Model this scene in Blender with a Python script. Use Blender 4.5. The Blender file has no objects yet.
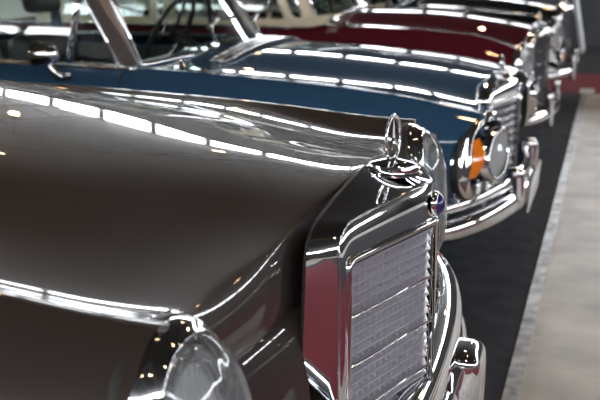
import bpy, bmesh, math, random
import numpy as np
from mathutils import Vector, Matrix
random.seed(4)
COL = bpy.context.scene.collection
PI = math.pi

# ------------------------------------------------------------------ materials
def mat(name, base, rough=.5, metal=0., coat=0., spec=.5, noise=None, emit=None, coat_rough=.02):
    m = bpy.data.materials.new(name); m.use_nodes = True
    nt = m.node_tree; b = nt.nodes['Principled BSDF']
    b.inputs['Base Color'].default_value = (*base, 1)
    b.inputs['Roughness'].default_value = rough
    b.inputs['Metallic'].default_value = metal
    b.inputs['Coat Weight'].default_value = coat
    b.inputs['Coat Roughness'].default_value = coat_rough
    b.inputs['Specular IOR Level'].default_value = spec
    if emit:
        b.inputs['Emission Color'].default_value = (*emit[0], 1); b.inputs['Emission Strength'].default_value = emit[1]
    if noise:
        sc, amt, bump = noise
        tc = nt.nodes.new('ShaderNodeTexCoord'); n = nt.nodes.new('ShaderNodeTexNoise')
        n.inputs['Scale'].default_value = sc; n.inputs['Detail'].default_value = 5
        nt.links.new(tc.outputs['Object'], n.inputs['Vector'])
        r = nt.nodes.new('ShaderNodeValToRGB')
        r.color_ramp.elements[0].position = .3; r.color_ramp.elements[1].position = .7
        r.color_ramp.elements[0].color = (*[c*(1-amt) for c in base], 1)
        r.color_ramp.elements[1].color = (*[min(1, c*(1+amt)) for c in base], 1)
        nt.links.new(n.outputs['Fac'], r.inputs['Fac']); nt.links.new(r.outputs['Color'], b.inputs['Base Color'])
        if bump:
            bp = nt.nodes.new('ShaderNodeBump'); bp.inputs['Strength'].default_value = bump; bp.inputs['Distance'].default_value = .01
            nt.links.new(n.outputs['Fac'], bp.inputs['Height']); nt.links.new(bp.outputs['Normal'], b.inputs['Normal'])
    return m

def glass(name, tint, ior=1.5, rough=.0, wave=None, milky=0.):
    m = bpy.data.materials.new(name); m.use_nodes = True; nt = m.node_tree
    nt.nodes.clear(); out = nt.nodes.new('ShaderNodeOutputMaterial')
    t = nt.nodes.new('ShaderNodeBsdfTransparent'); t.inputs['Color'].default_value = (*tint, 1)
    g = nt.nodes.new('ShaderNodeBsdfGlossy'); g.inputs['Roughness'].default_value = rough
    g.inputs['Color'].default_value = (1, 1, 1, 1)
    f = nt.nodes.new('ShaderNodeFresnel'); f.inputs['IOR'].default_value = ior
    mx = nt.nodes.new('ShaderNodeMixShader')
    nt.links.new(f.outputs[0], mx.inputs[0]); nt.links.new(t.outputs[0], mx.inputs[1]); nt.links.new(g.outputs[0], mx.inputs[2])
    last = mx
    if milky:
        d = nt.nodes.new('ShaderNodeBsdfPrincipled'); d.inputs['Base Color'].default_value = (.75, .78, .8, 1)
        d.inputs['Roughness'].default_value = .15
        m2 = nt.nodes.new('ShaderNodeMixShader'); m2.inputs[0].default_value = milky
        nt.links.new(mx.outputs[0], m2.inputs[1]); nt.links.new(d.outputs[0], m2.inputs[2]); last = m2
    if wave:
        tc = nt.nodes.new('ShaderNodeTexCoord'); w = nt.nodes.new('ShaderNodeTexWave')
        w.wave_type = 'BANDS'; w.bands_direction = wave[1]; w.inputs['Scale'].default_value = wave[0]
        w.inputs['Distortion'].default_value = .3
        bp = nt.nodes.new('ShaderNodeBump'); bp.inputs['Strength'].default_value = wave[2]; bp.inputs['Distance'].default_value = .01
        nt.links.new(tc.outputs['Object'], w.inputs['Vector']); nt.links.new(w.outputs['Fac'], bp.inputs['Height'])
        nt.links.new(bp.outputs['Normal'], g.inputs['Normal']); nt.links.new(bp.outputs['Normal'], f.inputs['Normal'])
    nt.links.new(last.outputs[0], out.inputs[0]); return m

M = dict(
    brown=mat('brown_metallic_paint', (.044, .035, .0315), .45, .15, 1., .05),
    blue=mat('blue_paint', (.026, .068, .130), .45, .0, 1., .0),
    maroon=mat('maroon_paint', (.072, .009, .015), .45, .0, 1., .0),
    black=mat('black_paint', (.006, .006, .008), .5, 0, 1., .0),
    cream=mat('cream_paint', (.62, .56, .42), .35, 0, 1., .5),
    chrome=mat('chrome', (.88, .88, .9), .035, 1.),
    satin=mat('satin_aluminium', (.68, .66, .73), .38, .5),
    rubber=mat('black_rubber', (.012, .012, .013), .55),
    dark=mat('dark_void', (.01, .01, .011), .8),
    tyre=mat('tyre_rubber', (.018, .018, .018), .75, noise=(30, .3, .2)),
    leather=mat('dark_leather', (.014, .013, .014), .45, noise=(60, .3, .2)),
    tan=mat('brown_leather', (.13, .055, .03), .45, noise=(60, .3, .2)),
    wood=mat('dash_wood', (.12, .05, .02), .3, 0, .8, noise=(12, .5, 0)),
    glass=glass('window_glass', (.78, .86, .84), 1.52),
    lens=glass('headlight_glass', (.93, .95, .96), 1.6, .05, None, .42),
    lens2=glass('headlight_cover', (.95, .96, .97), 1.5, .0),
    cover=glass('headlight_cover_glass', (.90, .92, .93), 1.6, .0, (11, 'Y', .10), .13),
    bright=mat('bright_trim', (.86, .87, .9), .16, 1.),
    mesh=mat('dark_grille_mesh', (.16, .16, .18), .5, .4),
    pillar=mat('brushed_pillar_metal', (.30, .30, .33), .28, .9),
    orange=mat('orange_indicator_lens', (.85, .20, .01), .12, 0, 1.),
    redlens=mat('red_lens', (.45, .01, .01), .12, 0, 1.),
    badge=mat('blue_enamel', (.03, .02, .14), .15, 0, 1.),
    plate=mat('white_plate', (.75, .74, .72), .4),
)

# ------------------------------------------------------------------ object helpers
def link(name, me, m, parent=None, smooth=True):
    o = bpy.data.objects.new(name, me); COL.objects.link(o)
    if m: me.materials.append(m)
    if parent: o.parent = parent
    if smooth:
        for p in me.polygons: p.use_smooth = True
    return o
def obj(name, V, F, m, parent=None, smooth=True):
    me = bpy.data.meshes.new(name); me.from_pydata([tuple(map(float, v)) for v in V], [], F); me.update()
    return link(name, me, m, parent, smooth)
def from_bm(name, bm, m, parent=None, smooth=True, angle=None):
    me = bpy.data.meshes.new(name); bmesh.ops.recalc_face_normals(bm, faces=bm.faces); bm.to_mesh(me); bm.free()
    o = link(name, me, m, parent, smooth)
    if angle is not None: me.set_sharp_from_angle(angle=angle)
    return o
def thing(name, label, cat, loc=(0, 0, 0), group=None):
    o = bpy.data.objects.new(name, None); COL.objects.link(o); o.location = loc
    o['label'] = label; o['category'] = cat
    if group: o['group'] = group
    return o
def tag(o, label, cat, group=None):
    o['label'] = label; o['category'] = cat
    if group: o['group'] = group
    return o
def struct(o): o['kind'] = 'structure'; return o

def add_box(bm, c, s, rot=None, bev=0.):
    r = bmesh.ops.create_cube(bm, size=1.); vs = r['verts']
    for v in vs: v.co = Vector((v.co.x*s[0], v.co.y*s[1], v.co.z*s[2]))
    if bev:
        es = list({e for v in vs for e in v.link_edges})
        res = bmesh.ops.bevel(bm, geom=es, offset=bev, segments=3, profile=.5, affect='EDGES')
        vs = list({v for f in res['faces'] for v in f.verts} | {v for v in vs if v.is_valid})
    for v in vs:
        co = v.co.copy()
        if rot is not None: co = rot @ co
        v.co = co + Vector(c)
    return vs
def box(name, c, s, m, parent=None, rot=None, bev=0.):
    bm = bmesh.new(); add_box(bm, c, s, rot, bev)
    return from_bm(name, bm, m, parent, bev > 0, math.radians(40))

def bsp(P, n, closed=False):
    """uniform cubic B-spline along axis 0 of control array P, clamped by reflection; returns samples"""
    P = np.asarray(P, float)
    if closed: Q = np.concatenate([P[-1:], P, P[:2]])
    else: Q = np.concatenate([[2*P[0]-P[1]], P, [2*P[-1]-P[-2]]])
    seg = len(Q)-3; out = []
    for i in range(seg):
        for k in range(n):
            t = k/n
            b = [(1-t)**3/6, (3*t**3-6*t**2+4)/6, (-3*t**3+3*t**2+3*t+1)/6, t**3/6]
            out.append(sum(b[a]*Q[i+a] for a in range(4)))
    if not closed: out.append((Q[-4]+4*Q[-3]+Q[-2])/6 if len(Q) > 3 else Q[-2])
    return np.array(out)
def grid_faces(a, b, closed_b=False):
    F = []
    for i in range(a-1):
        for j in range(b if closed_b else b-1):
            k = (j+1) % b
            F.append((i*b+j, i*b+k, (i+1)*b+k, (i+1)*b+j))
    return F
def patch(name, net, nu, nv, m, parent=None, closed_v=False, lin_u=False, lin_v=False):
    G = np.asarray(net, float)
    if not lin_u: G = bsp(G, nu)
    H = np.swapaxes(G, 0, 1)
    if not lin_v: H = bsp(H, nv, closed_v)
    G = np.swapaxes(H, 0, 1)
    a, b = G.shape[:2]
    return obj(name, G.reshape(-1, 3), grid_faces(a, b, closed_v), m, parent)
def sweep(path, r, n=10, closed=False, ry=None, up=(0, 0, 1)):
    """tube along path; r scalar or list; ry = vertical radius"""
    P = np.asarray(path, float); N = len(P); V = []; U = np.array(up, float)
    for i in range(N):
        a = P[(i-1) % N] if (closed or i > 0) else P[i]; b = P[(i+1) % N] if (closed or i < N-1) else P[i]
        t = b-a; t /= np.linalg.norm(t)+1e-12
        s = np.cross(t, U)
        if np.linalg.norm(s) < 1e-4: s = np.cross(t, np.array([1., 0, 0]))
        s /= np.linalg.norm(s); w = np.cross(s, t)
        rr = r[i] if hasattr(r, '__len__') else r
        rz = (ry[i] if hasattr(ry, '__len__') else ry) if ry is not None else rr
        for k in range(n):
            q = 2*PI*k/n; V.append(P[i]+s*rr*math.cos(q)+w*rz*math.sin(q))
    F = []
    for i in range(N if closed else N-1):
        for k in range(n):
            F.append((i*n+k, i*n+(k+1) % n, ((i+1) % N)*n+(k+1) % n, ((i+1) % N)*n+k))
    if not closed: F += [tuple(range(n))[::-1], tuple((N-1)*n+k for k in range(n))]
    return V, F
def tube(name, path, r, m, parent=None, n=10, closed=False, ry=None, up=(0, 0, 1), spline=0):
    if spline: path = bsp(path, spline, closed)
    V, F = sweep(path, r, n, closed, ry, up); o = obj(name, V, F, m, parent)
    o.data.set_sharp_from_angle(angle=math.radians(60)); return o
def lathe(name, prof, m, parent=None, n=48, axis='Z', loc=(0, 0, 0), tilt=None, sy=1., ang=50):
    """prof: list of (r,h)"""
    V = []
    for r, h in prof:
        for k in range(n):
            q = 2*PI*k/n; V.append((r*math.cos(q), r*math.sin(q)*sy, h))
    F = grid_faces(len(prof), n, True)
    if prof[0][0] > 1e-5: F.append(tuple(range(n))[::-1])
    if prof[-1][0] > 1e-5: F.append(tuple((len(prof)-1)*n+k for k in range(n)))
    R = Matrix.Identity(3)
    if axis == 'X': R = Matrix.Rotation(PI/2, 3, 'Y')
    if axis == 'Y': R = Matrix.Rotation(-PI/2, 3, 'X')
    if tilt is not None: R = tilt @ R
    V = [R @ Vector(v) + Vector(loc) for v in V]
    o = obj(name, V, F, m, parent); o.data.set_sharp_from_angle(angle=math.radians(ang)); return o
def join_vf(parts):
    V, F = [], []
    for v, f in parts:
        o = len(V); V += list(v); F += [tuple(i+o for i in ff) for ff in f]
    return V, F
def boxvf(c, s, R=None):
    V = []
    for dx in (-.5, .5):
        for dy in (-.5, .5):
            for dz in (-.5, .5):
                v = Vector((dx*s[0], dy*s[1], dz*s[2]))
                if R is not None: v = R @ v
                V.append(v + Vector(c))
    return V, [(0, 1, 3, 2), (4, 6, 7, 5), (0, 4, 5, 1), (2, 3, 7, 6), (0, 2, 6, 4), (1, 5, 7, 3)]

# ------------------------------------------------------------------ body
XS = [-5.05, -5.0, -4.85, -4.5, -4.1, -3.7, -3.3, -2.9, -2.5, -2.1, -1.8, -1.55, -1.3, -1.05, -.82, -.62, -.45, -.32, -.22, -.13, -.05, 0]
def interp(keys, x): return np.interp(x, [k[0] for k in keys], [k[1] for k in keys])

def car_body(root, c):
    Y = np.array(c['Y']); YF = np.array(c['YF']); FX = np.array(c['FX']); rows = c['rows']
    xs = sorted(rows); nc = len(Y); net = []
    for s in XS:
        z = np.array([np.interp(s, xs, [rows[k][j] for k in xs]) for j in range(nc)])
        w = np.clip((s+.55)/.55, 0, 1)**1.6
        tail = 1-.10*np.clip((-4.3-s)/.75, 0, 1)**2
        y = (Y*(1-w)+YF*w)*tail
        wf = np.clip((s+1.2)/1.2, 0, 1)
        net.append([(s+FX[j]*wf, y[j], z[j]) for j in range(nc)])
    zb = c['nose_bottom']
    for (dx, dz, tz) in c['roll']:
        row = []
        for j in range(nc):
            z0 = net[len(XS)-1][j][2]
            k = c['rollw'][j]
            z = z0-dz if tz is None else tz
            z = min(z0, z) if j < 6 else z0
            row.append((FX[j]+dx*k, YF[j], z))
        net.append(row)
    net = np.array(net)
    left = net[:, ::-1].copy(); left[:, :, 1] *= -1
    full = np.concatenate([left[:, :-1], net], axis=1)
    nu, nv = 5, 5
    G = bsp(full, nu); H = bsp(np.swapaxes(G, 0, 1), nv); G = np.swapaxes(H, 0, 1)
    a, b = G.shape[:2]
    # wheel arches: snap rims
    wheels = c['wheels']; R = c['arch']; zc = .33
    for i in range(a):
        for j in range(b):
            x, y, z = G[i, j]
            if abs(y) > .70 and z < .80:
                for wx in wheels:
                    d = math.hypot(x-wx, z-zc)
                    if abs(d-R) < .028 and d > 1e-3:
                        G[i, j, 0] = wx+(x-wx)*R/d; G[i, j, 2] = zc+(z-zc)*R/d
    du = np.gradient(G, axis=0); dv = np.gradient(G, axis=1)
    N = np.cross(dv, du); N /= (np.linalg.norm(N, axis=2, keepdims=True)+1e-9)
    # orientation: outwards (up at centre)
    if N[a//2, b//2, 2] < 0: N = -N; flip = True
    else: flip = False
    bands = {'hood': [], 'fender': [], 'fender_b': [], 'door': [], 'door_b': [], 'body_shell': []}
    cabx0, cabx1, cy = c['cabin']
    for i in range(a-1):
        for j in range(b-1):
            q = G[i:i+2, j:j+2].reshape(-1, 3).mean(0); x, y, z = q
            if cabx0 < x < cabx1 and abs(y) < cy and z > .7: continue
            hit = False
            if abs(y) > .70 and z < .80:
                for wx in wheels:
                    if math.hypot(x-wx, z-zc) < R-.004: hit = True
            if hit: continue
            f = (i*b+j, i*b+j+1, (i+1)*b+j+1, (i+1)*b+j)
            if not flip: f = f[::-1] if N[i, j] @ np.cross(G[i, j+1]-G[i, j], G[i+1, j]-G[i, j]) < 0 else f
            cut = abs(j-(b-1)/2)/nv
            if x > c['hood_rear']:
                k = 'hood' if cut < c['hood_cols'] and i < (len(XS)-1)*nu else ('fender' if y < 0 else 'fender_b')
                if cut < c['hood_cols'] and i >= (len(XS)-1)*nu: k = 'fender' if y < 0 else 'fender_b'
            elif c['door'][0] < x < c['door'][1] and abs(y) > cy and cut > 6: k = 'door' if y < 0 else 'door_b'
            else: k = 'body_shell'
            bands[k].append(f)
    V = G.reshape(-1, 3); NN = N.reshape(-1, 3)
    out = {}
    for k, F in bands.items():
        if not F: continue
        used = sorted({v for f in F for v in f}); idx = {v: n for n, v in enumerate(used)}
        F2 = [tuple(idx[v] for v in f) for f in F]
        o = obj(k.replace('_b', '') if k.endswith('_b') else k, V[used], F2, c['paint'], root)
        bm = bmesh.new(); bm.from_mesh(o.data)
        bm.normal_update()
        up = sum(((f.normal.dot(Vector(NN[used[f.verts[0].index]]))) for f in bm.faces))
        if up < 0: bmesh.ops.reverse_faces(bm, faces=bm.faces)
        bm.to_mesh(o.data); bm.free()
        for p in o.data.polygons: p.use_smooth = True
        o.data.normals_split_custom_set_from_vertices([tuple(n) for n in NN[used]])
        out[k] = o
    return out, G

def superell(hy, hz, n=56, p=2.6):
    pts = []
    for k in range(n):
        t = 2*PI*k/n; ct, st = math.cos(t), math.sin(t)
        pts.append((hy*math.copysign(abs(ct)**(2/p), ct), hz*math.copysign(abs(st)**(2/p), st)))
    return pts

def loft(name, rows, m, parent, closed=True, cap=False):
    n = len(rows[0]); V = [v for r in rows for v in r]; F = grid_faces(len(rows), n, closed)
    if cap: F += [tuple(range(n)), tuple((len(rows)-1)*n+k for k in range(n))]
    o = obj(name, V, F, m, parent); return o

def fix_normals(o):
    bm = bmesh.new(); bm.from_mesh(o.data); bmesh.ops.recalc_face_normals(bm, faces=bm.faces); bm.to_mesh(o.data); bm.free(); return o

def headlight(root, side, c):
    """tall oval headlight unit: chrome bezel, reflector, ribbed lamp, clear domed cover"""
    cx, cy, cz, hy, hz, sw, bul, depth = c['light']
    rot = Matrix.Rotation(c.get('lean', -.10), 3, 'Y')
    def P(u, v, d):      # u lateral, v vertical, d forward
        u = u-c.get('shear', 0)*v
        q = rot @ Vector((d-sw*u*1., 0, v))
        return (cx+q.x, side*(cy+u), cz+q.z)
    bw = c.get('bezel', .008)
    def ring(s, d, o=0.): return [P(y*s*(1+o/hy), z*s*(1+.45*o/hz), d) for y, z in superell(hy, hz)]
    B = []
    for s, d, o in [(1, -depth-.03, bw*.9), (1, -depth, bw), (1, -depth*.8, bw*.97), (1, -depth*.4, bw*.66+.001), (1, -.006, .005), (1, .002, .005), (1, .005, .003), (1, .003, .001), (1.0, -.006, 0), (.97, -.012, 0)]:
        B.append(ring(s, d, o))
    bz = fix_normals(loft('headlight_bezel', B, M['chrome'], root))
    rim = fix_normals(loft('bezel_seal', [ring(1, -depth-.035, bw*.8), ring(1, -depth-.010, bw+.004), ring(1, -depth-.001, bw+.004), ring(1, -depth, bw-.002)], M['rubber'], bz))
    # cover dome
    D = []
    for k in range(12):
        t = k/11*PI/2; s = math.cos(t)**.62*1.0; D.append(ring(max(s, .004), -.006+math.sin(t)**1.1*bul))
    dome = fix_normals(loft('headlight_cover', D, M['lens2'] if c.get('indicator') else M['cover'], root))
    # reflector bowl
    W = []
    for k in range(10):
        t = k/9*PI/2; s = math.cos(t)*.97+.01; W.append(ring(s, -.014-math.sin(t)*.07))
    fix_normals(loft('reflector', W, M['chrome'], root))
    # ribbed lamp glass with fan of flutes
    zz = c.get('lampz', .02); lr = hy*c.get('lampr', .86); lv = c.get('lampv', 1.25); lu = c.get('lampu', 0.); ld = c.get('lampd', 0.)
    rows = []
    for k in range(40):
        s = k/39; r = []
        for q in range(160):
            t = 2*PI*q/160; yy = lr*s*math.cos(t); z2 = lr*lv*s*math.sin(t)
            flute = .0035*math.cos((yy*1.0+.45*z2)*2*PI/.0135)*min(1, 4*(1-s))
            r.append(P(lu+yy, zz+z2, ld-.012+.026*(1-s*s)+flute))
        rows.append(r)
    lamp = fix_normals(loft('lamp_lens', rows, M['lens'], root))
    fix_normals(loft('lamp_ring', [[P(lu+lr*a*math.cos(t), zz+lr*lv*a*math.sin(t), ld+d) for t in np.linspace(0, 2*PI, 49)[:-1]] for a, d in [(.97, -.02), (1.0, -.002), (1.08, .004), (1.16, -.004), (1.17, -.03-ld)]], M['chrome'], lamp))
    if c.get('indicator'):
        # orange indicator strip on the outer side, below: chrome shelf
        rows = []
        for k in range(9):
            v = -hz*.52+hz*1.04*k/8; r = []
            for q in range(8):
                u = hy*.42+hy*.50*q/7; r.append(P(u, v*(1-.1*q/7), -.004+.040*math.sin(PI*(q+.5)/8)*math.sin(PI*(k+.6)/9.2)))
            rows.append(r)
        V = [v for r in rows for v in r]; o = obj('indicator_lens', V, grid_faces(9, 8), M['orange'], root); fix_normals(o)
        o.data.name = 'indicator_lens'
        rows = []
        for k in range(5):
            v = -hz*.95+hz*.28*k/4
            rows.append([P(-hy*.6+hy*1.2*q/7, v, -.005+.012*math.sin(PI*q/7)) for q in range(8)])
        o = obj('light_shelf', [v for r in rows for v in r], grid_faces(5, 8), M['chrome'], root); fix_normals(o)
    return bz

def star_vf(R, th, r0=.16, axis_c=(0, 0, 0)):
    """three-pointed faceted star in the YZ plane"""
    pts = []
    for k in range(6):
        a = PI/2+k*PI/3; rr = R if k % 2 == 0 else R*r0
        pts.append((0, rr*math.cos(a), rr*math.sin(a)))
    V = [Vector(p)+Vector(axis_c) for p in pts]+[Vector((th, 0, 0))+Vector(axis_c), Vector((-th, 0, 0))+Vector(axis_c)]
    F = []
    for k in range(6): F += [(k, (k+1) % 6, 6), ((k+1) % 6, k, 7)]
    return V, F

def ornament(root, x, z, s=1.):
    e = lathe('ornament_base', [(.050*s, 0), (.050*s, .003*s), (.046*s, .005*s), (.047*s, .008*s), (.047*s, .011*s), (.040*s, .013*s), (.041*s, .016*s), (.036*s, .019*s),
                               (.022*s, .022*s), (.012*s, .024*s), (.004*s, .025*s), (.001*s, .026*s)], M['chrome'], root, 64, loc=(x, 0, z), sy=.92, ang=35)
    cz = z+.059*s
    ring = [(x+.039*s*math.cos(t)*.09, .039*s*math.cos(t), cz+.039*s*math.sin(t)) for t in np.linspace(0, 2*PI, 65)[:-1]]
    V, F = sweep(ring, .0034*s, 12, True, ry=.0026*s, up=(1, 0, 0))
    o = obj('star_ring', V, F, M['chrome'], root)
    V, F = star_vf(.038*s, .0035*s, .13); V = [(x+v[0]+v[1]*.09, v[1], cz+v[2]) for v in V]; st = obj('emblem_star', V, F, M['chrome'], o, smooth=False)
    return o

def grille(root, g):
    """prow shaped radiator shell with egg-crate insert"""
    x0, sl = g['x0'], g['slope']
    # outline control pts (half, y>=0): from bottom to top centre
    hw, zt, zb, cr, drop = g['hw'], g['ztop'], g['zbot'], g['corner'], g['drop']
    def outline(hw, zt, zb, cr, drop, n=40):
        pts = [(hw, zb)]
        for k in range(1, 10): pts.append((hw, zb+(zt-drop-cr-zb)*k/9))
        for k in range(1, 9):
            t = PI/2*k/8; pts.append((hw-cr+cr*math.cos(t), zt-drop-cr+cr*math.sin(t)))
        yl = hw-cr
        for k in range(1, 15):
            y = yl*(1-k/14); pts.append((y, zt-drop*(y/yl)**1.8))
        return pts
    half = outline(hw, zt, zb, cr, drop)
    def both(h): return [(-y, z) for y, z in h]+[(y, z) for y, z in h[::-1][1:]]
    inner = outline(g['iw'], g['iztop'], g['izbot'], g['icr'], 0.004)
    # rear edge
    rows = []
    fr = both(half); inn = both(inner)
    def xr(y, z): return g['rx']-g['rs']*abs(y)-.02*max(0, (zt-z)/(zt-zb))
    RK = lambda z: .14*max(0, z-g['iztop'])
    kx = lambda y: math.sqrt(y*y+.0002)
    for t, grow in [(0, .0), (.001, .0), (.25, .0), (.5, .0), (.75, .0), (.93, .0), (1, -.001)]:
        r = []
        for y, z in fr:
            xa = xr(y, z); xb = x0-sl*kx(y)-RK(z)
            up = g['rise']*(1-t)**1.0
            wz = max(0, min(1, (z-(zt-drop-cr))/(drop+cr)))
            yy = y*(1+grow/.3) if z < zt-drop else y
            r.append((xa+(xb-xa)*t, yy*(1+(1-t)*g.get('flare', .02)*(1-wz)), z+up*wz*max(0, 1-(y/.25)**2)))
        rows.append(r)
    sh = obj('grille_shell', [v for r in rows for v in r], grid_faces(len(rows), len(fr)), M['chrome'], root)
    fix_normals(sh)
    # front band, between outer edge and insert
    rows = []
    for s, d in [(0, 0), (.0, .0015), (.02, .003), (.5, .003), (1, .003)]:
        r = []
        for (y, z), (y2, z2) in zip(fr, inn):
            yy = y+(y2-y)*s; zz_ = z+(z2-z)*s; r.append((x0-sl*kx(yy)-RK(zz_)+d-.001, yy, zz_))
        rows.append(r)
    bd = obj('grille_surround', [v for r in rows for v in r], grid_faces(len(rows), len(fr)), M['chrome'], root); fix_normals(bd)
    # bright line along the front edge
    V, F = sweep([(x0-sl*kx(y)-RK(z)+.001, y, z) for y, z in fr], .002, 8); fix_normals(obj('shell_edge', V, F, M['chrome'], sh))
    # rear seam
    V, F = sweep([rr for rr in [(xr(y, z)-.003, y*(1+g.get('flare', .02)*(1-max(0, min(1, (z-(zt-drop-cr))/(drop+cr))))), z+g['rise']*max(0, min(1, (z-(zt-drop-cr))/(drop+cr)))*max(0, 1-(y/.25)**2)+.001) for y, z in fr]], .0025, 6)
    fix_normals(obj('shell_seam', V, F, M['rubber'], sh))
    # insert frame: two bright beads
    for inset, r in ((-.011, .0055), (.0, .003)):
        oo = outline(g['iw']-inset, g['iztop']-inset, g['izbot']+inset, max(.004, g['icr']-inset*.5), .004)
        pa = both(oo)
        for sgn in (-1, 1):
            hp = [(y, z) for y, z in pa if y*sgn >= -1e-6]
            hp = hp+[(0.003*sgn, g['izbot']+inset)] if sgn < 0 else [(0.003*sgn, g['izbot']+inset)]+hp
            hp = hp+[hp[0]]
            V, F = sweep([(x0-sl*kx(y)+(.003 if inset < 0 else -.004), y, z) for y, z in hp], r, 8)
            fix_normals(obj('insert_frame', V, F, M['chrome'], root))
    # slats
    izt, izb, iw = g['iztop']-.01, g['izbot']+.01, g['iw']-.008
    ln = math.sqrt(1+sl*sl); nvert = g['nv']
    for sgn in (-1, 1):
        e = Vector((-sl, sgn, 0)).normalized(); n_ = Vector((1, sl*sgn, 0)).normalized()
        R = Matrix((n_, e, Vector((0, 0, 1)))).transposed(); L = iw*ln
        O = Vector((x0-.010, 0, 0)); parts = []
        nb = int((izt-izb)/g['pitch']); pz = g['pitch']/g['sub']
        z = izt
        while z > izb:
            tl = Matrix.Rotation(g.get('tilt', .15), 3, 'Y') if True else None
            parts.append(boxvf(O+e*L/2+n_*-.011+Vector((0, 0, z)), (g.get('sd', .019), L, .0022), R @ tl)); z -= pz
        o = obj('grille_slats', *join_vf(parts), g.get('mesh', M['satin']), root, False)
        if nvert:
            parts = [boxvf(O+e*L*(k+.5)/nvert+n_*-.016+Vector((0, 0, (izt+izb)/2)), (.018, .0016, izt-izb), R) for k in range(nvert)]
            obj('grille_fins', *join_vf(parts), g.get('mesh', M['satin']), root, False)
        obj('grille_backing', *boxvf(O+e*L/2+n_*-.034+Vector((0, 0, (izt+izb)/2)), (.003, L, izt-izb), R), M['gback'], root, False)
        z = izt-g['pitch']+.002
        while z > izb+.02:
            V, F = sweep([O+e*.004+n_*.006+Vector((0, 0, z)), O+e*(L*.5)+n_*.006+Vector((0, 0, z)), O+e*(L-.002)+n_*.006+Vector((0, 0, z))], .0030, 8)
            fix_normals(obj('grille_bar', V, F, M['chrome'], root)); z -= g['pitch']
    if g.get('badge'):
        bz = g['badge']; r = g.get('br', .022)
        b = lathe('badge', [(r, -.006), (r, .001), (r*.96, .003), (r*.90, .0035), (r*.88, .002)], M['chrome'], root, 40, 'X', (x0-RK(bz)+.002, 0, bz))
        lathe('badge_enamel', [(r*.92, .0), (r*.88, .005), (r*.62, .012), (r*.3, .015), (.0001, .016)], M['badge'], b, 40, 'X', (x0-RK(bz)+.002, 0, bz))
        V, F = star_vf(r*.74, .003, .16, (x0-RK(bz)+.0135, 0, bz)); obj('badge_star', V, F, M['chrome'], b, smooth=False)
    return sh
M['gback'] = mat('grille_backing', (.13, .125, .15), .6)

def bumper(root, name, ctrl, prof, m=None):
    """prof: closed control section (outward, up), swept along plan path ctrl [(x,y,z)] both sides"""
    half = np.array(ctrl, float)                    # from tip (y=+) to centre
    mir = half[::-1].copy(); mir[:, 1] *= -1
    path = np.concatenate([half, mir[1:]]) if abs(half[-1, 1]) < 1e-6 else np.concatenate([half, mir])
    path = bsp(path, 8); sec = bsp(np.array(prof, float), 5, True)
    V = []; n = len(sec); N = len(path)
    for i in range(N):
        a, b = path[max(0, i-1)], path[min(N-1, i+1)]; t = (b-a); t[2] = 0; t /= np.linalg.norm(t)
        out = np.array([t[1], -t[0], 0.]);
        if out[0] < 0 and abs(path[i][1]) < .4: out = -out
        if np.dot(out[:2], [.6, path[i][1]]) < 0: out = -out
        sc = 1.
        if i < 6 or i > N-7: k = min(i, N-1-i)/6; sc = .35+.65*math.sin(k*PI/2)
        for o_, u_ in sec: V.append(path[i]+out*o_*sc+np.array([0, 0, u_*sc]))
    F = grid_faces(N, n, True)+[tuple(range(n)), tuple((N-1)*n+k for k in range(n))]
    return fix_normals(obj(name, V, F, m or M['chrome'], root))

def wheel(root, x, side, track, r=.33):
    w = bpy.data.objects.new('wheel', None); COL.objects.link(w); w.parent = root; w.location = (x, side*track, r)
    s = side
    def L(nm, prof, m, **k): return lathe(nm, [(a, h*s) for a, h in prof], m, w, 48, 'Y', **k)
    o = L('tire', [(.20, -.09), (.26, -.095), (.31, -.085), (r, -.06), (r, .06), (.31, .085), (.26, .095), (.20, .09)], M['tyre']); fix_normals(o)
    o = L('rim', [(.205, -.02), (.205, .085), (.19, .088), (.17, .07), (.13, .06), (.001, .055)], M['satin']); fix_normals(o)
    o = L('hubcap', [(.135, .06), (.13, .085), (.10, .098), (.05, .104), (.001, .106)], M['chrome']); fix_normals(o)
    return w

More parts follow.
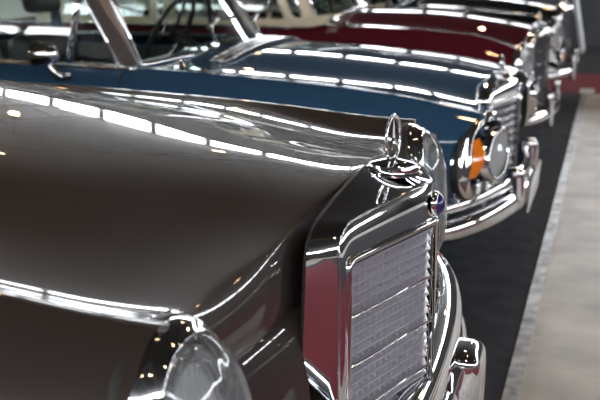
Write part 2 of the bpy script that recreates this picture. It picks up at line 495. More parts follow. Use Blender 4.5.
def greenhouse(root, g, roof_mat):
    """pillars, roof, glass. all in car coordinates; A-base etc. given as (x,y,z)"""
    A0, A1, B0, B1, C0, C1 = g['A0'], g['A1'], g['B0'], g['B1'], g['C0'], g['C1']
    # roof
    ra, rc = A1[0], C1[0]; yw = A1[1]; zr = A1[2]
    net = []
    for k, t in enumerate([0, .04, .2, .4, .6, .8, .96, 1]):
        x = ra+(rc-ra)*t; e = [0, .035, .05, .055, .055, .05, .03, 0][k]
        row = []
        for yy, dz in [(1, -.035), (1.01, -.012), (.97, .012), (.8, .5), (.5, .85), (.2, 1), (0, 1), (-.2, 1), (-.5, .85), (-.8, .5), (-.97, .012), (-1.01, -.012), (-1, -.035)]:
            row.append((x, yy*yw*(1 if 0 < t < 1 else .97), zr+(dz*e if dz > .1 else dz*.6)+.012))
        net.append(row)
    o = patch('roof', net, 4, 4, roof_mat, root); fix_normals(o)
    sd = o.modifiers.new('thick', 'SOLIDIFY'); sd.thickness = .02
    for s in (-1, 1):
        def F(p): return Vector((p[0], s*p[1], p[2]))
        a0, a1, b0, b1, c0, c1 = map(F, (A0, A1, B0, B1, C0, C1))
        # A pillar: painted core, bright inner and outer mouldings
        w0, w1 = g['aw']
        core = loft('windshield_pillar', [[a0+Vector((w0, -s*.045, .0)), a0+Vector((0, 0, 0)), a0+Vector((-.0, -s*.045, 0))], [a1+Vector((w1, -s*.045, 0)), a1, a1+Vector((0, -s*.045, 0))]], g['amat'], root, True, True); fix_normals(core)
        for p in core.data.polygons: p.use_smooth = False
        V, Ff = sweep([a0+Vector((-.005, s*.004, 0)), a1+Vector((-.005, s*.004, 0))], .009, 8); fix_normals(obj('pillar_moulding', V, Ff, M['chrome'], core))
        V, Ff = sweep([a0+Vector((w0+.004, -s*.036, 0)), a1+Vector((w1+.004, -s*.036, 0))], .010, 8); fix_normals(obj('pillar_moulding', V, Ff, M['chrome'], core))
        # B and C pillars
        for p0, p1, w, nm in ((b0, b1, .05, 'door_pillar'), (c0, c1, .16, 'rear_pillar')):
            V, Ff = sweep([p0, (p0+p1)/2+Vector((0, s*.012, 0)), p1], w/2, 8, ry=.016, up=(0, 1, 0)) if False else (None, None)
            r0 = [p0+Vector((-w/2, 0, 0)), p0+Vector((w/2, 0, 0)), p0+Vector((w/2, -s*.03, 0)), p0+Vector((-w/2, -s*.03, 0))]
            r1 = [p1+Vector((-w/2, 0, 0)), p1+Vector((w/2, 0, 0)), p1+Vector((w/2, -s*.03, 0)), p1+Vector((-w/2, -s*.03, 0))]
            o = loft(nm, [r0, r1], roof_mat, root, True, True); fix_normals(o)
            for p in o.data.polygons: p.use_smooth = False
        # vent post
        vx = g['vent']; v0 = Vector((vx, s*(A0[1]), A0[2])); tt = .999
        tz = A1[2]; v1 = Vector((vx+.03, s*A1[1], tz))
        V, Ff = sweep([v0, v1], .012, 8, ry=.016, up=(1, 0, 0)); fix_normals(obj('vent_window_post', V, Ff, M['chrome'], root))
        if g.get('frame'):
            fm = M['chrome'] if g['frame'] == 'chrome' else g['frame']
            V, Ff = sweep([a1+Vector((0, 0, -.005)), b1+Vector((0, 0, -.005)), c1+Vector((0, 0, -.005))], .012, 8); fix_normals(obj('drip_rail', V, Ff, M['chrome'], root))
        # side glass
        def pane(nm, q, bulge=.015):
            rows = []
            for k in range(7):
                t = k/6; e0 = q[0].lerp(q[1], t); e1 = q[3].lerp(q[2], t)
                rows.append([e0.lerp(e1, u/6)+Vector((0, s*bulge*math.sin(PI*u/6), 0)) for u in range(7)])
            o = obj(nm, [v for r in rows for v in r], grid_faces(7, 7), M['glass'], root); return o
        inn = Vector((0, -s*.015, 0))
        pane('vent_window', [v0+inn, a0+Vector((-.01, 0, 0))+inn, a1+Vector((-.01, 0, 0))+inn, v1+inn], .004)
        pane('side_window', [b0+Vector((.02, 0, 0))+inn, v0+inn, v1+inn, b1+Vector((.02, 0, 0))+inn])
        pane('quarter_window', [c0+Vector((.07, 0, 0))+inn, b0+Vector((-.02, 0, 0))+inn, b1+Vector((-.02, 0, 0))+inn, c1+Vector((.07, 0, 0))+inn])
        # belt moulding
        pa = [(x, s*(y+.004), z) for x, y, z in g['belt']]
        V, Ff = sweep(bsp(pa, 5), .008, 8, ry=.009); fix_normals(obj('belt_moulding', V, Ff, M['bright'], root))
    # windshield (curved) and rear window
    def screen(nm, p0, p1, fwd0, fwd1, n=20):
        rows = []
        for k in range(9):
            t = k/8; r = []
            for u in range(n+1):
                v = -1+2*u/n
                y = v*(p0[1]+(p1[1]-p0[1])*t); f = (fwd0+(fwd1-fwd0)*t)*(1-v*v)
                r.append((p0[0]+(p1[0]-p0[0])*t+f, y, p0[2]+(p1[2]-p0[2])*t+(g['wz']*(1-v*v))*(1-t)))
            rows.append(r)
        o = obj(nm, [v for r in rows for v in r], grid_faces(9, n+1), M['glass'], root)
        V, Ff = sweep(rows[0], .010, 8); fix_normals(obj('screen_moulding', V, Ff, M['chrome'], o))
        V, Ff = sweep(rows[-1], .010, 8); fix_normals(obj('screen_moulding', V, Ff, M['chrome'], o))
        return rows
    w0, w1 = g['aw']
    rw = screen('windshield', (A0[0]+w0, A0[1]-.036, A0[2]), (A1[0]+w1, A1[1]-.036, A1[2]), g['wf'], g['wf']*.7)
    screen('rear_window', (g['R0'][0], g['R0'][1], g['R0'][2]), (C1[0]-.06, C1[1]-.05, C1[2]), -.18, -.1)
    return rw

def seat(root, x, y, w, m, h=.58):
    e = bpy.data.objects.new('seat', None); COL.objects.link(e); e.parent = root; e.location = (x, y, .30)
    bm = bmesh.new(); add_box(bm, (.22, 0, .10), (.54, w, .18), Matrix.Rotation(-.08, 3, 'Y'), .06); from_bm('seat_cushion', bm, m, e, True)
    bm = bmesh.new(); add_box(bm, (-.10, 0, .14+h/2), (.15, w, h), Matrix.Rotation(-.22, 3, 'Y'), .06); from_bm('backrest', bm, m, e, True)
    return e
def headrest(root, x, y, z, m):
    bm = bmesh.new(); add_box(bm, (x, y, z), (.10, .28, .17), Matrix.Rotation(-.2, 3, 'Y'), .045); return from_bm('headrest', bm, m, root, True)

def steering_wheel(root, x, y, z, r=.205, m=None):
    R = Matrix.Rotation(math.radians(-62), 3, 'Y')   # wheel axis leans back towards the driver
    e = bpy.data.objects.new('steering_wheel', None); COL.objects.link(e); e.parent = root; e.location = (x, y, z)
    T = lambda p: R @ Vector(p)
    V, F = sweep([T((r*math.cos(t), r*math.sin(t), 0)) for t in np.linspace(0, 2*PI, 49)[:-1]], .011, 10, True, up=tuple(T((0, 0, 1)))); fix_normals(obj('wheel_rim', V, F, m or M['leather'], e))
    V, F = sweep([T((r*.68*math.cos(t), r*.68*math.sin(t), -.012)) for t in np.linspace(0, 2*PI, 41)[:-1]], .004, 8, True, up=tuple(T((0, 0, 1)))); fix_normals(obj('horn_ring', V, F, M['chrome'], e))
    for a in (0, PI, -PI/2):
        V, F = sweep([T((0, 0, -.02)), T((r*math.cos(a+PI/2), r*math.sin(a+PI/2), 0))], .009, 8); fix_normals(obj('spoke', V, F, m or M['leather'], e))
    V, F = sweep([T((0, 0, .01)), T((0, 0, -.38))], .028, 12, up=(0, 1, 0)); fix_normals(obj('steering_column', V, F, M['leather'], e))
    return e

def interior(root, g, m, dash):
    x0, x1 = g['cabin'][0]-.02, g['cabin'][1]+.02; yw = g['cabin'][2]
    bm = bmesh.new()
    add_box(bm, ((x0+x1)/2, 0, .27), (x1-x0, yw*2, .04))
    for s in (-1, 1): add_box(bm, ((x0+x1)/2, s*(yw+.005), .55), (x1-x0, .02, .56))
    add_box(bm, (x0, 0, .58), (.03, yw*2, .62)); add_box(bm, (x1, 0, .56), (.03, yw*2, .56))
    from_bm('cabin_lining', bm, m, root, False)
    ax = g['cabin'][1]
    bm = bmesh.new(); add_box(bm, (ax-.06, 0, .80), (.24, yw*1.96, .15), None, .05); add_box(bm, (ax-.15, 0, .72), (.1, yw*1.9, .18), None, .03)
    from_bm('dashboard', bm, dash, root, True)
    for s in (-1, 1):
        seat(root, ax-.98, s*.36, .52, m, .48) 
    bm = bmesh.new(); add_box(bm, (ax-1.78, 0, .42), (.50, 1.2, .18), None, .06); add_box(bm, (ax-2.02, 0, .70), (.16, 1.2, .50), Matrix.Rotation(-.22, 3, 'Y'), .06)
    from_bm('rear_bench', bm, m, root, True)
    steering_wheel(root, ax-.37, .36, .93)
    tube('rear_view_mirror', [(ax-.30, -.10, 1.26), (ax-.30, .10, 1.26)], .012, M['chrome'], root, 10, ry=.028)

def underbody(root, c):
    """inner wheel wells, floor pan, firewall"""
    bm = bmesh.new()
    add_box(bm, (-2.5, 0, .26), (4.2, 1.15, .06)); add_box(bm, (-2.5, 0, .30), (1.7, 1.7, .05))
    add_box(bm, (-.35, 0, .42), (.14, 1.2, .36))
    from_bm('floor_pan', bm, M['dark'], root, False)
    for wx in c['wheels']:
        for s in (-1, 1):
            V = []; n = 20
            for k in range(n+1):
                t = PI*k/n-.0; 
                for yy in (.90, .50): V.append((wx+(c['arch']+.0)*math.cos(t), s*yy, .33+(c['arch'])*math.sin(t)))
            F = [(2*k, 2*k+1, 2*k+3, 2*k+2) for k in range(n)]
            F.append(tuple(2*k+1 for k in range(n+1)))
            obj('wheel_well', V, F, M['dark'], root)

# ================================================================= CAR PARAMETERS
Yc = [0, .15, .30, .40, .53, .68, .73, .757, .84, .91, .94, .925, .895]
ROLLW = [0, 0, 0, .4, .9, .7, 0, 0, 0, 0, 0, 0, 0]
ROLL = [(.014, .004, None), (.034, .03, None), (.042, .07, None), (.036, .12, None), (.016, 0, .765), (-.03, 0, .74), (-.08, 0, .735)]
side_z = [.68, .50, .32, .22]
def row(*z): return list(z)+side_z

car1 = dict(Y=Yc, YF=[0, .15, .275, .37, .51, .67, .735, .775, .838, .866, .87, .87, .86],
    FX=[-.095, -.11, -.140, -.138, -.172, -.170, -.140, -.146, -.150, -.154, -.16, -.17, -.19],
    rows={-5.05: row(.78, .78, .77, .765, .76, .76, .77, .75, .68)[:9]+[.58, .46, .36, .28],
          -4.4: row(.90, .90, .89, .88, .88, .88, .90, .87, .80),
          -3.5: row(.98, .98, .965, .95, .94, .935, .93, .91, .83),
          -2.4: row(1.0, 1.0, .99, .98, .96, .95, .94, .92, .84),
          -1.6: row(1.070, 1.071, 1.065, 1.045, .965, .949, .962, .952, .89),
          -1.05: row(1.030, 1.031, 1.026, 1.005, .955, .944, .957, .946, .885),
          -.5: row(.974, .974, .968, .950, .927, .925, .939, .928, .865),
          -.1: row(.938, .928, .898, .884, .876, .870, .910, .899, .835)},
    nose_bottom=.73, roll=ROLL, rollw=ROLLW, wheels=(-.86, -3.70), arch=.365, cabin=(-3.45, -1.62, .66),
    hood_rear=-1.50, hood_cols=4.4, door=(-2.62, -1.62), paint=M['brown'],
    light=(-.108, .722, .712, .084, .172, .12, .062, .034), lean=-.07, bezel=.034, lampr=.93, lampz=.0, lampv=1.75)

def shift(rows, d): return {k: [z+d if i < 9 else z for i, z in enumerate(v)] for k, v in rows.items()}
car2 = dict(car1, YF=[0, .15, .275, .37, .51, .665, .72, .755, .825, .85, .86, .86, .85],
    FX=[-.15, -.155, -.18, -.17, -.155, -.11, -.095, -.11, -.145, -.18, -.20, -.22, -.25],
    rows={-5.05: row(.70, .70, .70, .70, .70, .70, .72, .70, .64)[:9]+[.56, .46, .36, .28],
          -4.4: row(.82, .82, .82, .82, .81, .81, .83, .80, .75),
          -3.5: row(.88, .88, .88, .875, .87, .865, .86, .85, .79),
          -2.4: row(.90, .90, .90, .895, .89, .885, .89, .875, .80),
          -1.5: row(.930, .929, .922, .910, .893, .882, .884, .870, .82),
          -1.15: row(.925, .924, .915, .900, .880, .866, .872, .861, .80),
          -.7: row(.90, .897, .884, .864, .846, .840, .852, .842, .785),
          -.3: row(.862, .858, .842, .825, .812, .806, .818, .807, .75),
          0: row(.825, .82, .805, .785, .765, .757, .765, .755, .70)},
    roll=[(.014, .004, None), (.03, .03, None), (.034, .06, None), (.03, .10, None), (.012, 0, .62), (-.03, 0, .60), (-.08, 0, .595)],
    wheels=(-.86, -3.66), cabin=(-3.40, -1.46, .66), hood_rear=-1.20, door=(-2.70, -1.50), paint=M['blue'],
    light=(-.082, .722, .612, .100, .135, .42, .012, .018), lean=-.12, indicator=True, lampr=.62, lampz=-.005, lampv=1.3, lampu=-.03, lampd=.035, shear=.30)
car3 = dict(car1, FX=[-.20, -.20, -.22, -.22, -.22, -.20, -.185, -.20, -.23, -.27, -.30, -.32, -.35],
    rows={-5.05: row(.70, .70, .70, .70, .70, .70, .72, .70, .64)[:9]+[.56, .46, .36, .28],
          -4.4: row(.82, .82, .82, .82, .81, .81, .83, .80, .75),
          -3.5: row(.88, .88, .88, .875, .87, .865, .86, .85, .79),
          -2.4: row(.88, .88, .88, .88, .88, .88, .885, .87, .80),
          -1.5: row(.965, .962, .95, .93, .895, .875, .885, .872, .82),
          -.7: row(.95, .945, .915, .87, .845, .845, .88, .868, .80),
          -.3: row(.905, .90, .875, .83, .80, .81, .85, .838, .77),
          0: row(.860, .85, .815, .775, .74, .735, .765, .752, .71)},
    roll=[(.01, .02, None), (.02, .05, None), (.02, .09, None), (.02, .13, None), (.012, 0, .58), (-.03, 0, .55), (-.08, 0, .545)],
    wheels=(-.86, -3.66), cabin=(-3.40, -1.46, .66), hood_rear=-1.35, door=(-2.70, -1.78), paint=M['maroon'],
    light=(-.17, .72, .655, .09, .10, .30, .022, .02), lean=-.1, lampr=.8, lampz=0.)
car3['FX'] = [f+.02 for f in car3['FX']]; car3['light'] = (-.150,)+car3['light'][1:]
car4 = dict(car3, paint=M['black'], FX=[f+.04 for f in car3['FX']], light=(-.11, .72, .665, .09, .10, .30, .022, .02))

def build(name, label, y, c, parts):
    root = thing(name, label, 'car', (0, 0, 0))
    out, G = car_body(root, c)
    for s in (-1, 1): headlight(root, s, c)
    underbody(root, c)
    for wx in c['wheels']:
        for s in (-1, 1): wheel(root, wx, s, .765)
    parts(root, c, out, G)
    root.location = (0, y, .007)
    return root

SEC = [(-.02, -.055), (.02, -.06), (.045, -.035), (.055, 0), (.045, .035), (.02, .055), (-.02, .05), (-.03, 0)]
SECU = [(-.02, -.035), (.015, -.038), (.035, -.02), (.04, .0), (.03, .022), (.01, .034), (-.02, .03), (-.03, 0)]

def overrider(root, x, y, z, h, w=.045, m=None, d=.07, bv=.36):
    """upright bumper horn"""
    bm = bmesh.new(); vs_ = add_box(bm, (0, 0, 0), (d*1.6, w*2, h), None, min(d*1.6, w*2)*bv)
    for v in bm.verts:
        t = v.co.z/h+.5; k = .72+.28*math.sin(PI*min(1, .15+.6*t)); v.co.x = v.co.x*k+.012*math.sin(PI*t); v.co.y *= k
        v.co += Vector((x, y, z))
    for f in bm.faces: f.smooth = True
    o = from_bm('overrider', bm, m or M['chrome'], root, True)
    sb = o.modifiers.new('round', 'SUBSURF'); sb.levels = 2; sb.render_levels = 2
    return o

def valance(root, c, z0, z1, dx=0.):
    net = []
    for z, o in ((z1, -.04), (z1-.01, .0), ((z0+z1)/2, .03), (z0+.06, .0), (z0, -.06)):
        net.append([(-.16-.18*abs(v)**3+o+dx, v*.85, z) for v in np.linspace(-1, 1, 13)])
    return fix_normals(patch('front_valance', net, 4, 3, c['paint'], root))

# ---------------- car 1 : brown-grey limousine in the foreground
def parts1(root, c, out, G):
    g = dict(x0=.046, slope=.345, hw=.297, ztop=.918, zbot=.33, corner=.05, drop=.014, iw=.266, iztop=.838, izbot=.40, icr=.012,
             rx=-.083, rs=.07, flare=.055, rise=.022, pitch=.0875, sub=5, nv=15, badge=.877, br=.0235)
    grille(root, g)
    ornament(root, -.040, .930, 1.06)
    valance(root, c, .30, .765, .055)
    p = [(-.66, .975, .50), (-.46, .975, .50), (-.28, .95, .50), (-.12, .87, .50), (-.03, .68, .50), (.012, .40, .50), (.026, .18, .50), (.028, 0, .50)]
    bumper(root, 'bumper', [(x, y, .39) for x, y, z in p], SEC)
    bumper(root, 'bumper_upper_bar', [(x-.015, y-.012, .505-.02*(1 if y > .9 else 0)) for x, y, z in p[:-2]]+[(.02, .33, .50), (.02, .32, .50)], SECU) if False else \
        bumper(root, 'bumper_upper_bar', [(x-.012, y-.010, .495) for x, y, z in p], [(a*1.25, b*1.5) for a, b in SECU])
    for s in (-1, 1): overrider(root, .040, s*.32, .345, .27, .075, None, .086, .24)
    for s in (-1, 1):
        pass
    gh = dict(A0=(-1.66, .745, .93), A1=(-1.98, .60, 1.43), B0=(-2.64, .755, .935), B1=(-2.66, .62, 1.44), C0=(-3.50, .75, .94), C1=(-3.36, .60, 1.43),
              aw=(.07, .06), amat=M['brown'], vent=-1.92, frame='chrome', wz=.10, wf=.16, R0=(-3.66, .66, .96),
              belt=[(-3.7, .78, .925), (-3.2, .785, .93), (-2.6, .785, .93), (-2.1, .785, .93), (-1.75, .78, .935), (-1.6, .775, .94)])
    greenhouse(root, gh, M['brown']); interior(root, c, M['tan'], M['wood'])

# ---------------- car 2 : blue coupe
def parts2(root, c, out, G):
    g = dict(x0=-.030, slope=.34, hw=.285, ztop=.800, zbot=.30, corner=.05, drop=.02, iw=.262, iztop=.722, izbot=.34, icr=.012,
             rx=-.145, rs=.13, rise=.025, pitch=.034, sub=1, nv=0, badge=.762, br=.018, tilt=.5)
    grille(root, g)
    ornament(root, -.115, .812, .9)
    valance(root, c, .26, .58, 0)
    p = [(-.66, .955, .0), (-.45, .955, 0), (-.30, .93, 0), (-.20, .86, 0), (-.12, .70, 0), (-.04, .45, 0), (.01, .2, 0), (.02, 0, 0)]
    bumper(root, 'bumper', [(x, y, .345) for x, y, z in p], [(a*.8, b*.8) for a, b in SEC])
    bumper(root, 'bumper_upper_bar', [(x-.02, y-.02, .425) for x, y, z in p], [(a*.85, b*.85) for a, b in SECU])
    for s in (-1, 1): overrider(root, -.01, s*.33, .40, .18, .036, d=.055)
    b = box('license_plate', (.050, 0, .345), (.008, .50, .125), M['plate'], root, Matrix.Rotation(.08, 3, 'Y'), .003)
    gh = dict(A0=(-1.535, .742, .885), A1=(-1.86, .60, 1.36), B0=(-2.72, .755, .885), B1=(-2.70, .61, 1.37), C0=(-3.40, .74, .885), C1=(-3.22, .60, 1.35),
              aw=(.072, .10), amat=M['pillar'], vent=-1.765, frame='chrome', wz=.03, wf=.17, R0=(-3.55, .64, .90),
              belt=[(-3.6, .755, .875), (-3.2, .768, .88), (-2.6, .768, .882), (-2.1, .768, .885), (-1.75, .768, .885), (-1.5, .765, .878), (-1.44, .76, .876)])
    greenhouse(root, gh, M['blue']); interior(root, c, M['leather'], M['leather'])
    for s in (-1, 1): headrest(root, c['cabin'][1]-1.12, s*.36, 1.10, M['leather'])
    # cowl vent in front of the windshield
    def vent(v, dx, h): return (-1.165-.035*v*v+dx, v*.50,   .929-.050*abs(v)**2.2+h+dx*-.05)
    rails = [sweep([vent(v, dx, .012) for v in np.linspace(-1, 1, 25)], .005 if dx in (-.045, .025) else .003, 8) for dx in (-.045, -.010, .025)]
    for v in (-1, 1): rails.append(sweep([vent(v, -.045, .012), vent(v, .025, .012)], .005, 8))
    for v in np.linspace(-.8, .8, 9): rails.append(sweep([vent(v, -.045, .010), vent(v, .025, .010)], .003, 6))
    e = obj('cowl_vent', *join_vf(rails), M['bright'], root); fix_normals(e)
    V = []
    for v in np.linspace(-1, 1, 25):
        for dx, h in ((-.048, -.03), (-.045, .007), (.025, .007), (.028, -.03)): V.append(vent(v, dx, h))
    obj('vent_recess', V, grid_faces(25, 4), M['dark'], e)
    # wipers
    for y0 in (-.32, .22):
        w = tube('wiper', [(-1.30, y0, .945), (-1.36, y0+.10, 1.00), (-1.385, y0+.24, 1.03)], .006, M['chrome'], root, 8)
        tube('wiper_blade', [(-1.345, y0+.02, 1.01), (-1.385, y0+.24, 1.035), (-1.36, y0+.44, 1.03)], .005, M['rubber'], w, 6, ry=.009)
        lathe('wiper_spindle', [(.018, 0), (.018, .02), (.012, .03), (.001, .032)], M['chrome'], w, 20, loc=(-1.30, y0, .925))
    # washer nozzle
    lathe('washer_nozzle', [(.020, 0), (.018, .01), (.009, .016), (.008, .028), (.001, .032)], M['chrome'], root, 20, loc=(-1.32, -.62, .872), sy=.6)
    # door mirror
    m = lathe('door_mirror', [(.001, -.075), (.020, -.072), (.038, -.055), (.050, -.03), (.056, .0), (.057, .012), (.053, .014), (.050, .008)], M['chrome'], root, 40, loc=(-1.81, -.87, .932), tilt=Matrix.Rotation(math.radians(-97), 3, 'Y'), sy=1.15)
    tube('mirror_arm', [(-1.79, -.87, .91), (-1.765, -.87, .88), (-1.748, -.865, .855), (-1.73, -.85, .845)], .017, M['chrome'], m, 12, spline=4)
    tube('mirror_foot', [(-1.755, -.85, .842), (-1.685, -.845, .85)], .017, M['chrome'], m, 12)
    lathe('mirror_glass', [(.0505, 0), (.001, .001)], M['chrome'], m, 40, loc=(-1.818, -.87, .932), tilt=Matrix.Rotation(math.radians(-97), 3, 'Y'), sy=1.15)
    # door gap
    tube('door_gap', [(-1.50, -.79, .867), (-1.485, -.84, .84), (-1.48, -.88, .79), (-1.48, -.93, .65)], .003, M['dark'], root, 6, spline=4)
    tube('door_handle', [(-2.62, -.925, .70), (-2.60, -.95, .705), (-2.44, -.95, .705), (-2.42, -.925, .70)], .010, M['chrome'], root, 10)

# ---------------- car 3 / 4
def indicator_pod(root, s, x, y, z):
    o = lathe('fog_light', [(.001, -.06), (.03, -.05), (.048, -.02), (.055, .0), (.053, .008), (.048, .010)], M['chrome'], root, 36, 'X', (x, s*y, z))
    lathe('fog_light_lens', [(.049, .007), (.042, .014), (.02, .02), (.001, .022)], M['lens'], o, 36, 'X', (x, s*y, z))
def parts34(cream, nose):
    def f(root, c, out, G):
        dz = 0 if cream else .03
        g = dict(x0=-.115+nose, slope=.36, hw=.272, ztop=.838+dz, zbot=.28, corner=.085, drop=.022, iw=.250, iztop=.800+dz, izbot=.31, icr=.07,
                 rx=-.215+nose, rs=.26, rise=.02, flare=.03, pitch=.088, sub=5, nv=12, badge=.822+dz, br=.014, mesh=M['mesh'])
        grille(root, g); ornament(root, -.195+nose, .852+dz, 1.)
        valance(root, c, .24, .54, -.04)
        p = [(-.70, .93), (-.50, .93), (-.36, .89), (-.26, .80), (-.17, .62), (-.11, .42), (-.08, .2), (-.07, 0)]
        bumper(root, 'bumper', [(x+nose, y, .32) for x, y in p], [(a*.8, b*.62) for a, b in SEC])
        for s in (-1, 1):
            overrider(root, -.075+nose, s*.36, .345, .21, .022, M['chrome'], d=.035)
            indicator_pod(root, s, -.16+nose, .47, .50)
            o = lathe('indicator_lens', [(.034, -.03), (.034, .0), (.028, .014), (.015, .02), (.001, .022)], M['orange'], root, 30, 'X', (-.165+nose, s*.56, .465))
            lathe('indicator_rim', [(.030, -.05), (.040, -.03), (.041, .0), (.036, .004)], M['chrome'], o, 30, 'X', (-.165+nose, s*.56, .465))
        rm = M['cream'] if cream else M['black']
        gh = dict(A0=(-1.54, .742, .885), A1=(-1.83, .60, 1.40), B0=(-2.62, .755, .885), B1=(-2.62, .61, 1.41), C0=(-3.42, .74, .885), C1=(-3.24, .60, 1.40),
                  aw=(.072, .08), amat=rm, vent=-1.80, frame='chrome', wz=.09, wf=.14, R0=(-3.55, .64, .90),
                  belt=[(-4.4, .80, .83), (-3.6, .80, .865), (-3.2, .80, .867), (-2.6, .80, .867), (-2.1, .80, .867), (-1.75, .80, .867), (-1.6, .80, .865)] if cream else
                       [(-4.4, .82, .83), (-3.6, .82, .86), (-2.6, .82, .862), (-1.6, .82, .86), (-1.0, .80, .86), (-.6, .79, .848), (-.3, .785, .82)])
        greenhouse(root, gh, rm); interior(root, c, M['leather'] if not cream else M['tan'], M['wood'])
        if cream:
            # cream upper body: window surrounds and cowl over the maroon lower half
            for s in (-1, 1):
                for nm, pts in (('window_surround', [(-3.5, .775, .872), (-3.5, .765, .915), (-2.6, .775, .915), (-1.72, .775, .915), (-1.52, .77, .93), (-1.36, .765, .955), (-1.40, .79, .89), (-1.5, .80, .872), (-2.6, .80, .872)]),):
                    bm = bmesh.new()
                    a = [bm.verts.new((x, s*(y+.006), z)) for x, y, z in pts]; b = [bm.verts.new((x, s*(y-.05), z)) for x, y, z in pts]
                    bm.faces.new(a); bm.faces.new(b[::-1])
                    for k in range(len(a)): bm.faces.new((a[k], b[k], b[(k+1) % len(a)], a[(k+1) % len(a)]))
                    from_bm(nm, bm, M['cream'], root, False)
                V, F = sweep([(-1.62, s*.755, .90), (-1.66, s*.75, .93), (-1.90, s*.60, 1.38)], .03, 8); fix_normals(obj('door_frame', V, F, M['cream'], root))
                V, F = sweep([(-2.50, s*.76, .90), (-2.52, s*.61, 1.38)], .045, 8, ry=.03); fix_normals(obj('door_frame', V, F, M['cream'], root))
    return f

build('sedan', 'brown-grey metallic car nearest the camera, with tall oval headlights and star hood ornament', 0, car1, parts1)
build('coupe', 'blue coupe with orange indicator, parked between the brown-grey and maroon cars', 2.5, car2, parts2)
build('sedan', 'maroon car with cream roof and pillars, parked behind the blue coupe', 5.0, car3, parts34(True, .05))
build('sedan', 'black car with bright chrome side moulding, last in the row', 7.5, car4, parts34(False, .09))

# ================================================================= HALL
bm = bmesh.new()
def quad(name, x0, x1, y0, y1, z, m, th=.0):
    bm = bmesh.new(); add_box(bm, ((x0+x1)/2, (y0+y1)/2, z-th/2), (x1-x0, y1-y0, th)); return from_bm(name, bm, m, None, False)
conc = mat('concrete_floor', (.44, .405, .355), .42, noise=(3.2, .34, .06))
carpet = mat('dark_carpet', (.028, .031, .043), .95, noise=(9, .35, .3))
redc = mat('red_carpet', (.20, .010, .030), .95, noise=(40, .15, .2))
strip = mat('aluminium_edging', (.30, .30, .31), .40, .6, noise=(14, .6, .05))
wallm = mat('hall_wall', (.07, .065, .06), .8, noise=(1.5, .1, 0))
ceilm = mat('hall_ceiling', (.035, .033, .032), .8)
steel = mat('roof_steel', (.09, .085, .085), .6)
XW, YA, YB, H = 44, -22, 34, 11.
struct(quad('floor', -XW, XW, YA, YB, 0, conc, .2))
tag(quad('display_carpet', -8, .085, -1.10, 8.12, .006, carpet, .006), 'dark grey carpet runner under the row of parked cars', 'carpet')
tag(quad('carpet_edging', .085, .132, -1.10, 8.10, .010, strip, .010), 'grey metal edging strip along the dark carpet beside the concrete', 'edging strip')
tag(quad('red_carpet', -12, 2.6, 8.14, 9.75, .006, redc, .006), 'red carpet crossing the floor beyond the black car', 'carpet')
tag(quad('red_carpet', -12, 1.3, -9, -1.12, .006, redc, .006), 'red carpet on the visitors side of the brown-grey car', 'carpet')
tag(quad('red_carpet', 1.3, 2.4, -9, 3.2, .006, redc, .006), 'red carpet aisle in front of the row of cars', 'carpet')
tag(quad('display_carpet', -12, 9, 9.77, 13.3, .006, carpet, .006), 'dark grey carpet beyond the red carpet, under the slanting post', 'carpet')
tag(quad('display_carpet', 2.42, 9, -9, 8.12, .006, carpet, .006), 'dark grey sheet added out of view past the red aisle to darken the chrome reflections', 'carpet')  # added out of view so the chrome reflects dark instead of bright concrete
tag(quad('floor_tile', .06, .20, 8.125, 8.40, .016, M['plate'], .010), 'small white floor marker where the dark carpet meets the red carpet', 'floor marker')

def wall(name, c, s): struct(box(name, c, s, wallm))
wall('wall_back', (0, YB+.2, H/2), (2*XW, .4, H)); wall('wall_front', (0, YA-.2, H/2), (2*XW, .4, H))
wall('wall_left', (-XW-.2, (YA+YB)/2, H/2), (.4, YB-YA, H)); wall('wall_right', (XW+.2, (YA+YB)/2, H/2), (.4, YB-YA, H))
struct(box('ceiling', (0, (YA+YB)/2, H+.2), (2*XW, YB-YA, .4), ceilm))
sky = mat('daylight_pane', (.9, .93, 1), .5, emit=((.92, .96, 1.), 16.))
sky2 = mat('skylight_pane', (.9, .93, 1), .5, emit=((.92, .96, 1.), 9.))
wi = [0]
def window(cx, cy, cz, w, h, ax, n, m=sky):
    """clerestory bank: glowing panes + mullions"""
    cz += 1.45; wi[0] += 1; root = bpy.data.objects.new('window_%d' % wi[0], None); COL.objects.link(root); root['kind'] = 'structure'
    P, Q = [], []
    for k in range(n):
        u = -w/2+w*(k+.5)/n; pw = w/n*.86
        c = (cx+u, cy, cz) if ax in 'XT' else (cx, cy+u, cz)
        s = (pw, .04, h) if ax == 'X' else ((.04, pw, h) if ax == 'Y' else (pw, h, .04))
        if ax == 'S': s = (h, pw, .04)
        P.append(boxvf(c, s))
        u2 = -w/2+w*k/n
        c2 = (cx+u2, cy, cz) if ax in 'XT' else (cx, cy+u2, cz)
        s2 = (w/n*.13, .16, h) if ax == 'X' else ((.16, w/n*.13, h) if ax == 'Y' else ((w/n*.13, h, .16) if ax == 'T' else (h, w/n*.13, .16)))
        Q.append(boxvf(c2, s2))
    obj('panes', *join_vf(P), m, root, False); obj('mullions', *join_vf(Q), steel, root, False)
window(0, YB-.05, 8.6, 84, 1.6, 'X', 35); window(0, YA+.05, 8.6, 84, 1.6, 'X', 35)
window(-XW+.05, 6, 8.6, 50, 1.7, 'Y', 16); window(XW-.05, 6, 8.6, 50, 1.7, 'Y', 16)
# roof trusses
for k in range(9):
    x = -36+9*k; q = []
    q += [boxvf((x, (YA+YB)/2, H-1.3), (.15, YB-YA, .15)), boxvf((x, (YA+YB)/2, H-.3), (.15, YB-YA, .15))]
    n = 28; L = (YB-YA)/n
    for j in range(n):
        a = Vector((x, YA+L*j, H-1.3 if j % 2 else H-.3)); b = Vector((x, YA+L*(j+1), H-.3 if j % 2 else H-1.3))
        q.append(sweep([a, b], .05, 6))
    o = obj('trim_%d' % (k+1), *join_vf(q), steel, None, False); struct(o)
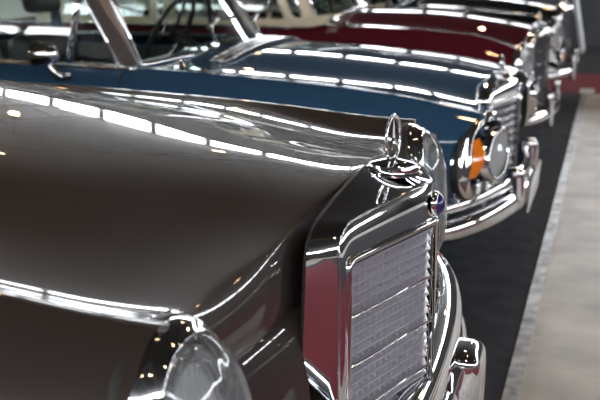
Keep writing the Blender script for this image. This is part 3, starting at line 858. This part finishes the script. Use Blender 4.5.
# warm spotlights
lampm = mat('warm_lamp', (1, .7, .4), .5, emit=((1., .62, .30), 130.))
def spot(x, y, z):
    t = thing('hall_spotlight', 'black hall spotlight with warm bulb hanging from the roof', 'spotlight', (x, y, z), 'warm spotlights under the hall roof')
    lathe('lamp_housing', [(.05, .34), (.10, .30), (.16, .12), (.19, 0), (.18, 0), (.15, .12), (.001, .16)], M['rubber'], t, 24)
    lathe('lamp_bulb', [(.001, .0), (.10, .01), (.13, .04), (.10, .08), (.001, .1)], lampm, t, 20)
    box('hanger', (0, 0, (H-1.3-z)/2+.17), (.03, .03, H-1.3-z-.34), steel, t)
for x in (-14, -7, 0, 7):
    for y in (-5, 3, 11, 19): spot(x+random.uniform(-1, 1), y+random.uniform(-1, 1), 7.6)

# partition beyond the red carpet and leaning chrome-white stanchion
tag(box('display_partition', (1.5, 13.4, 1.25), (5.2, .12, 2.5), mat('grey_panel', (.06, .062, .072), .8, noise=(3, .1, 0)), None, None, .01), 'dark grey display partition standing beyond the red carpet', 'partition')
t = thing('barrier_post', 'pale slanting metal post standing beyond the nose of the black car', 'post', (-.10, 12.2, .006))
tube('post_tube', [(-.22, 0, 1.45), (.06, 0, .03)], .035, mat('pale_metal', (.7, .72, .78), .3, .6), t, 16)
lathe('post_foot', [(.13, 0), (.13, .012), (.05, .03), (.025, .05), (.001, .055)], M['chrome'], t, 32, loc=(.06, 0, .006))

# ================================================================= CAMERA / WORLD
cam = bpy.data.cameras.new('camera'); co = bpy.data.objects.new('camera', cam); COL.objects.link(co)
co.location = (.3205, -1.6736, 1.3197)
co.rotation_euler = (PI/2-math.radians(14.317), 0, math.radians(17.795))
cam.sensor_width = 36; cam.lens = 36*960/600; cam.clip_start = .02
cam.dof.use_dof = True; cam.dof.focus_distance = 1.72; cam.dof.aperture_fstop = 5.6
bpy.context.scene.camera = co
w = bpy.data.worlds.new('world'); bpy.context.scene.world = w; w.use_nodes = True
w.node_tree.nodes['Background'].inputs[0].default_value = (.5, .55, .6, 1); w.node_tree.nodes['Background'].inputs[1].default_value = .3
vs = bpy.context.scene.view_settings
vs.view_transform = 'Standard'; vs.look = 'None'; vs.gamma = 1; vs.exposure = .6; vs.use_curve_mapping = False
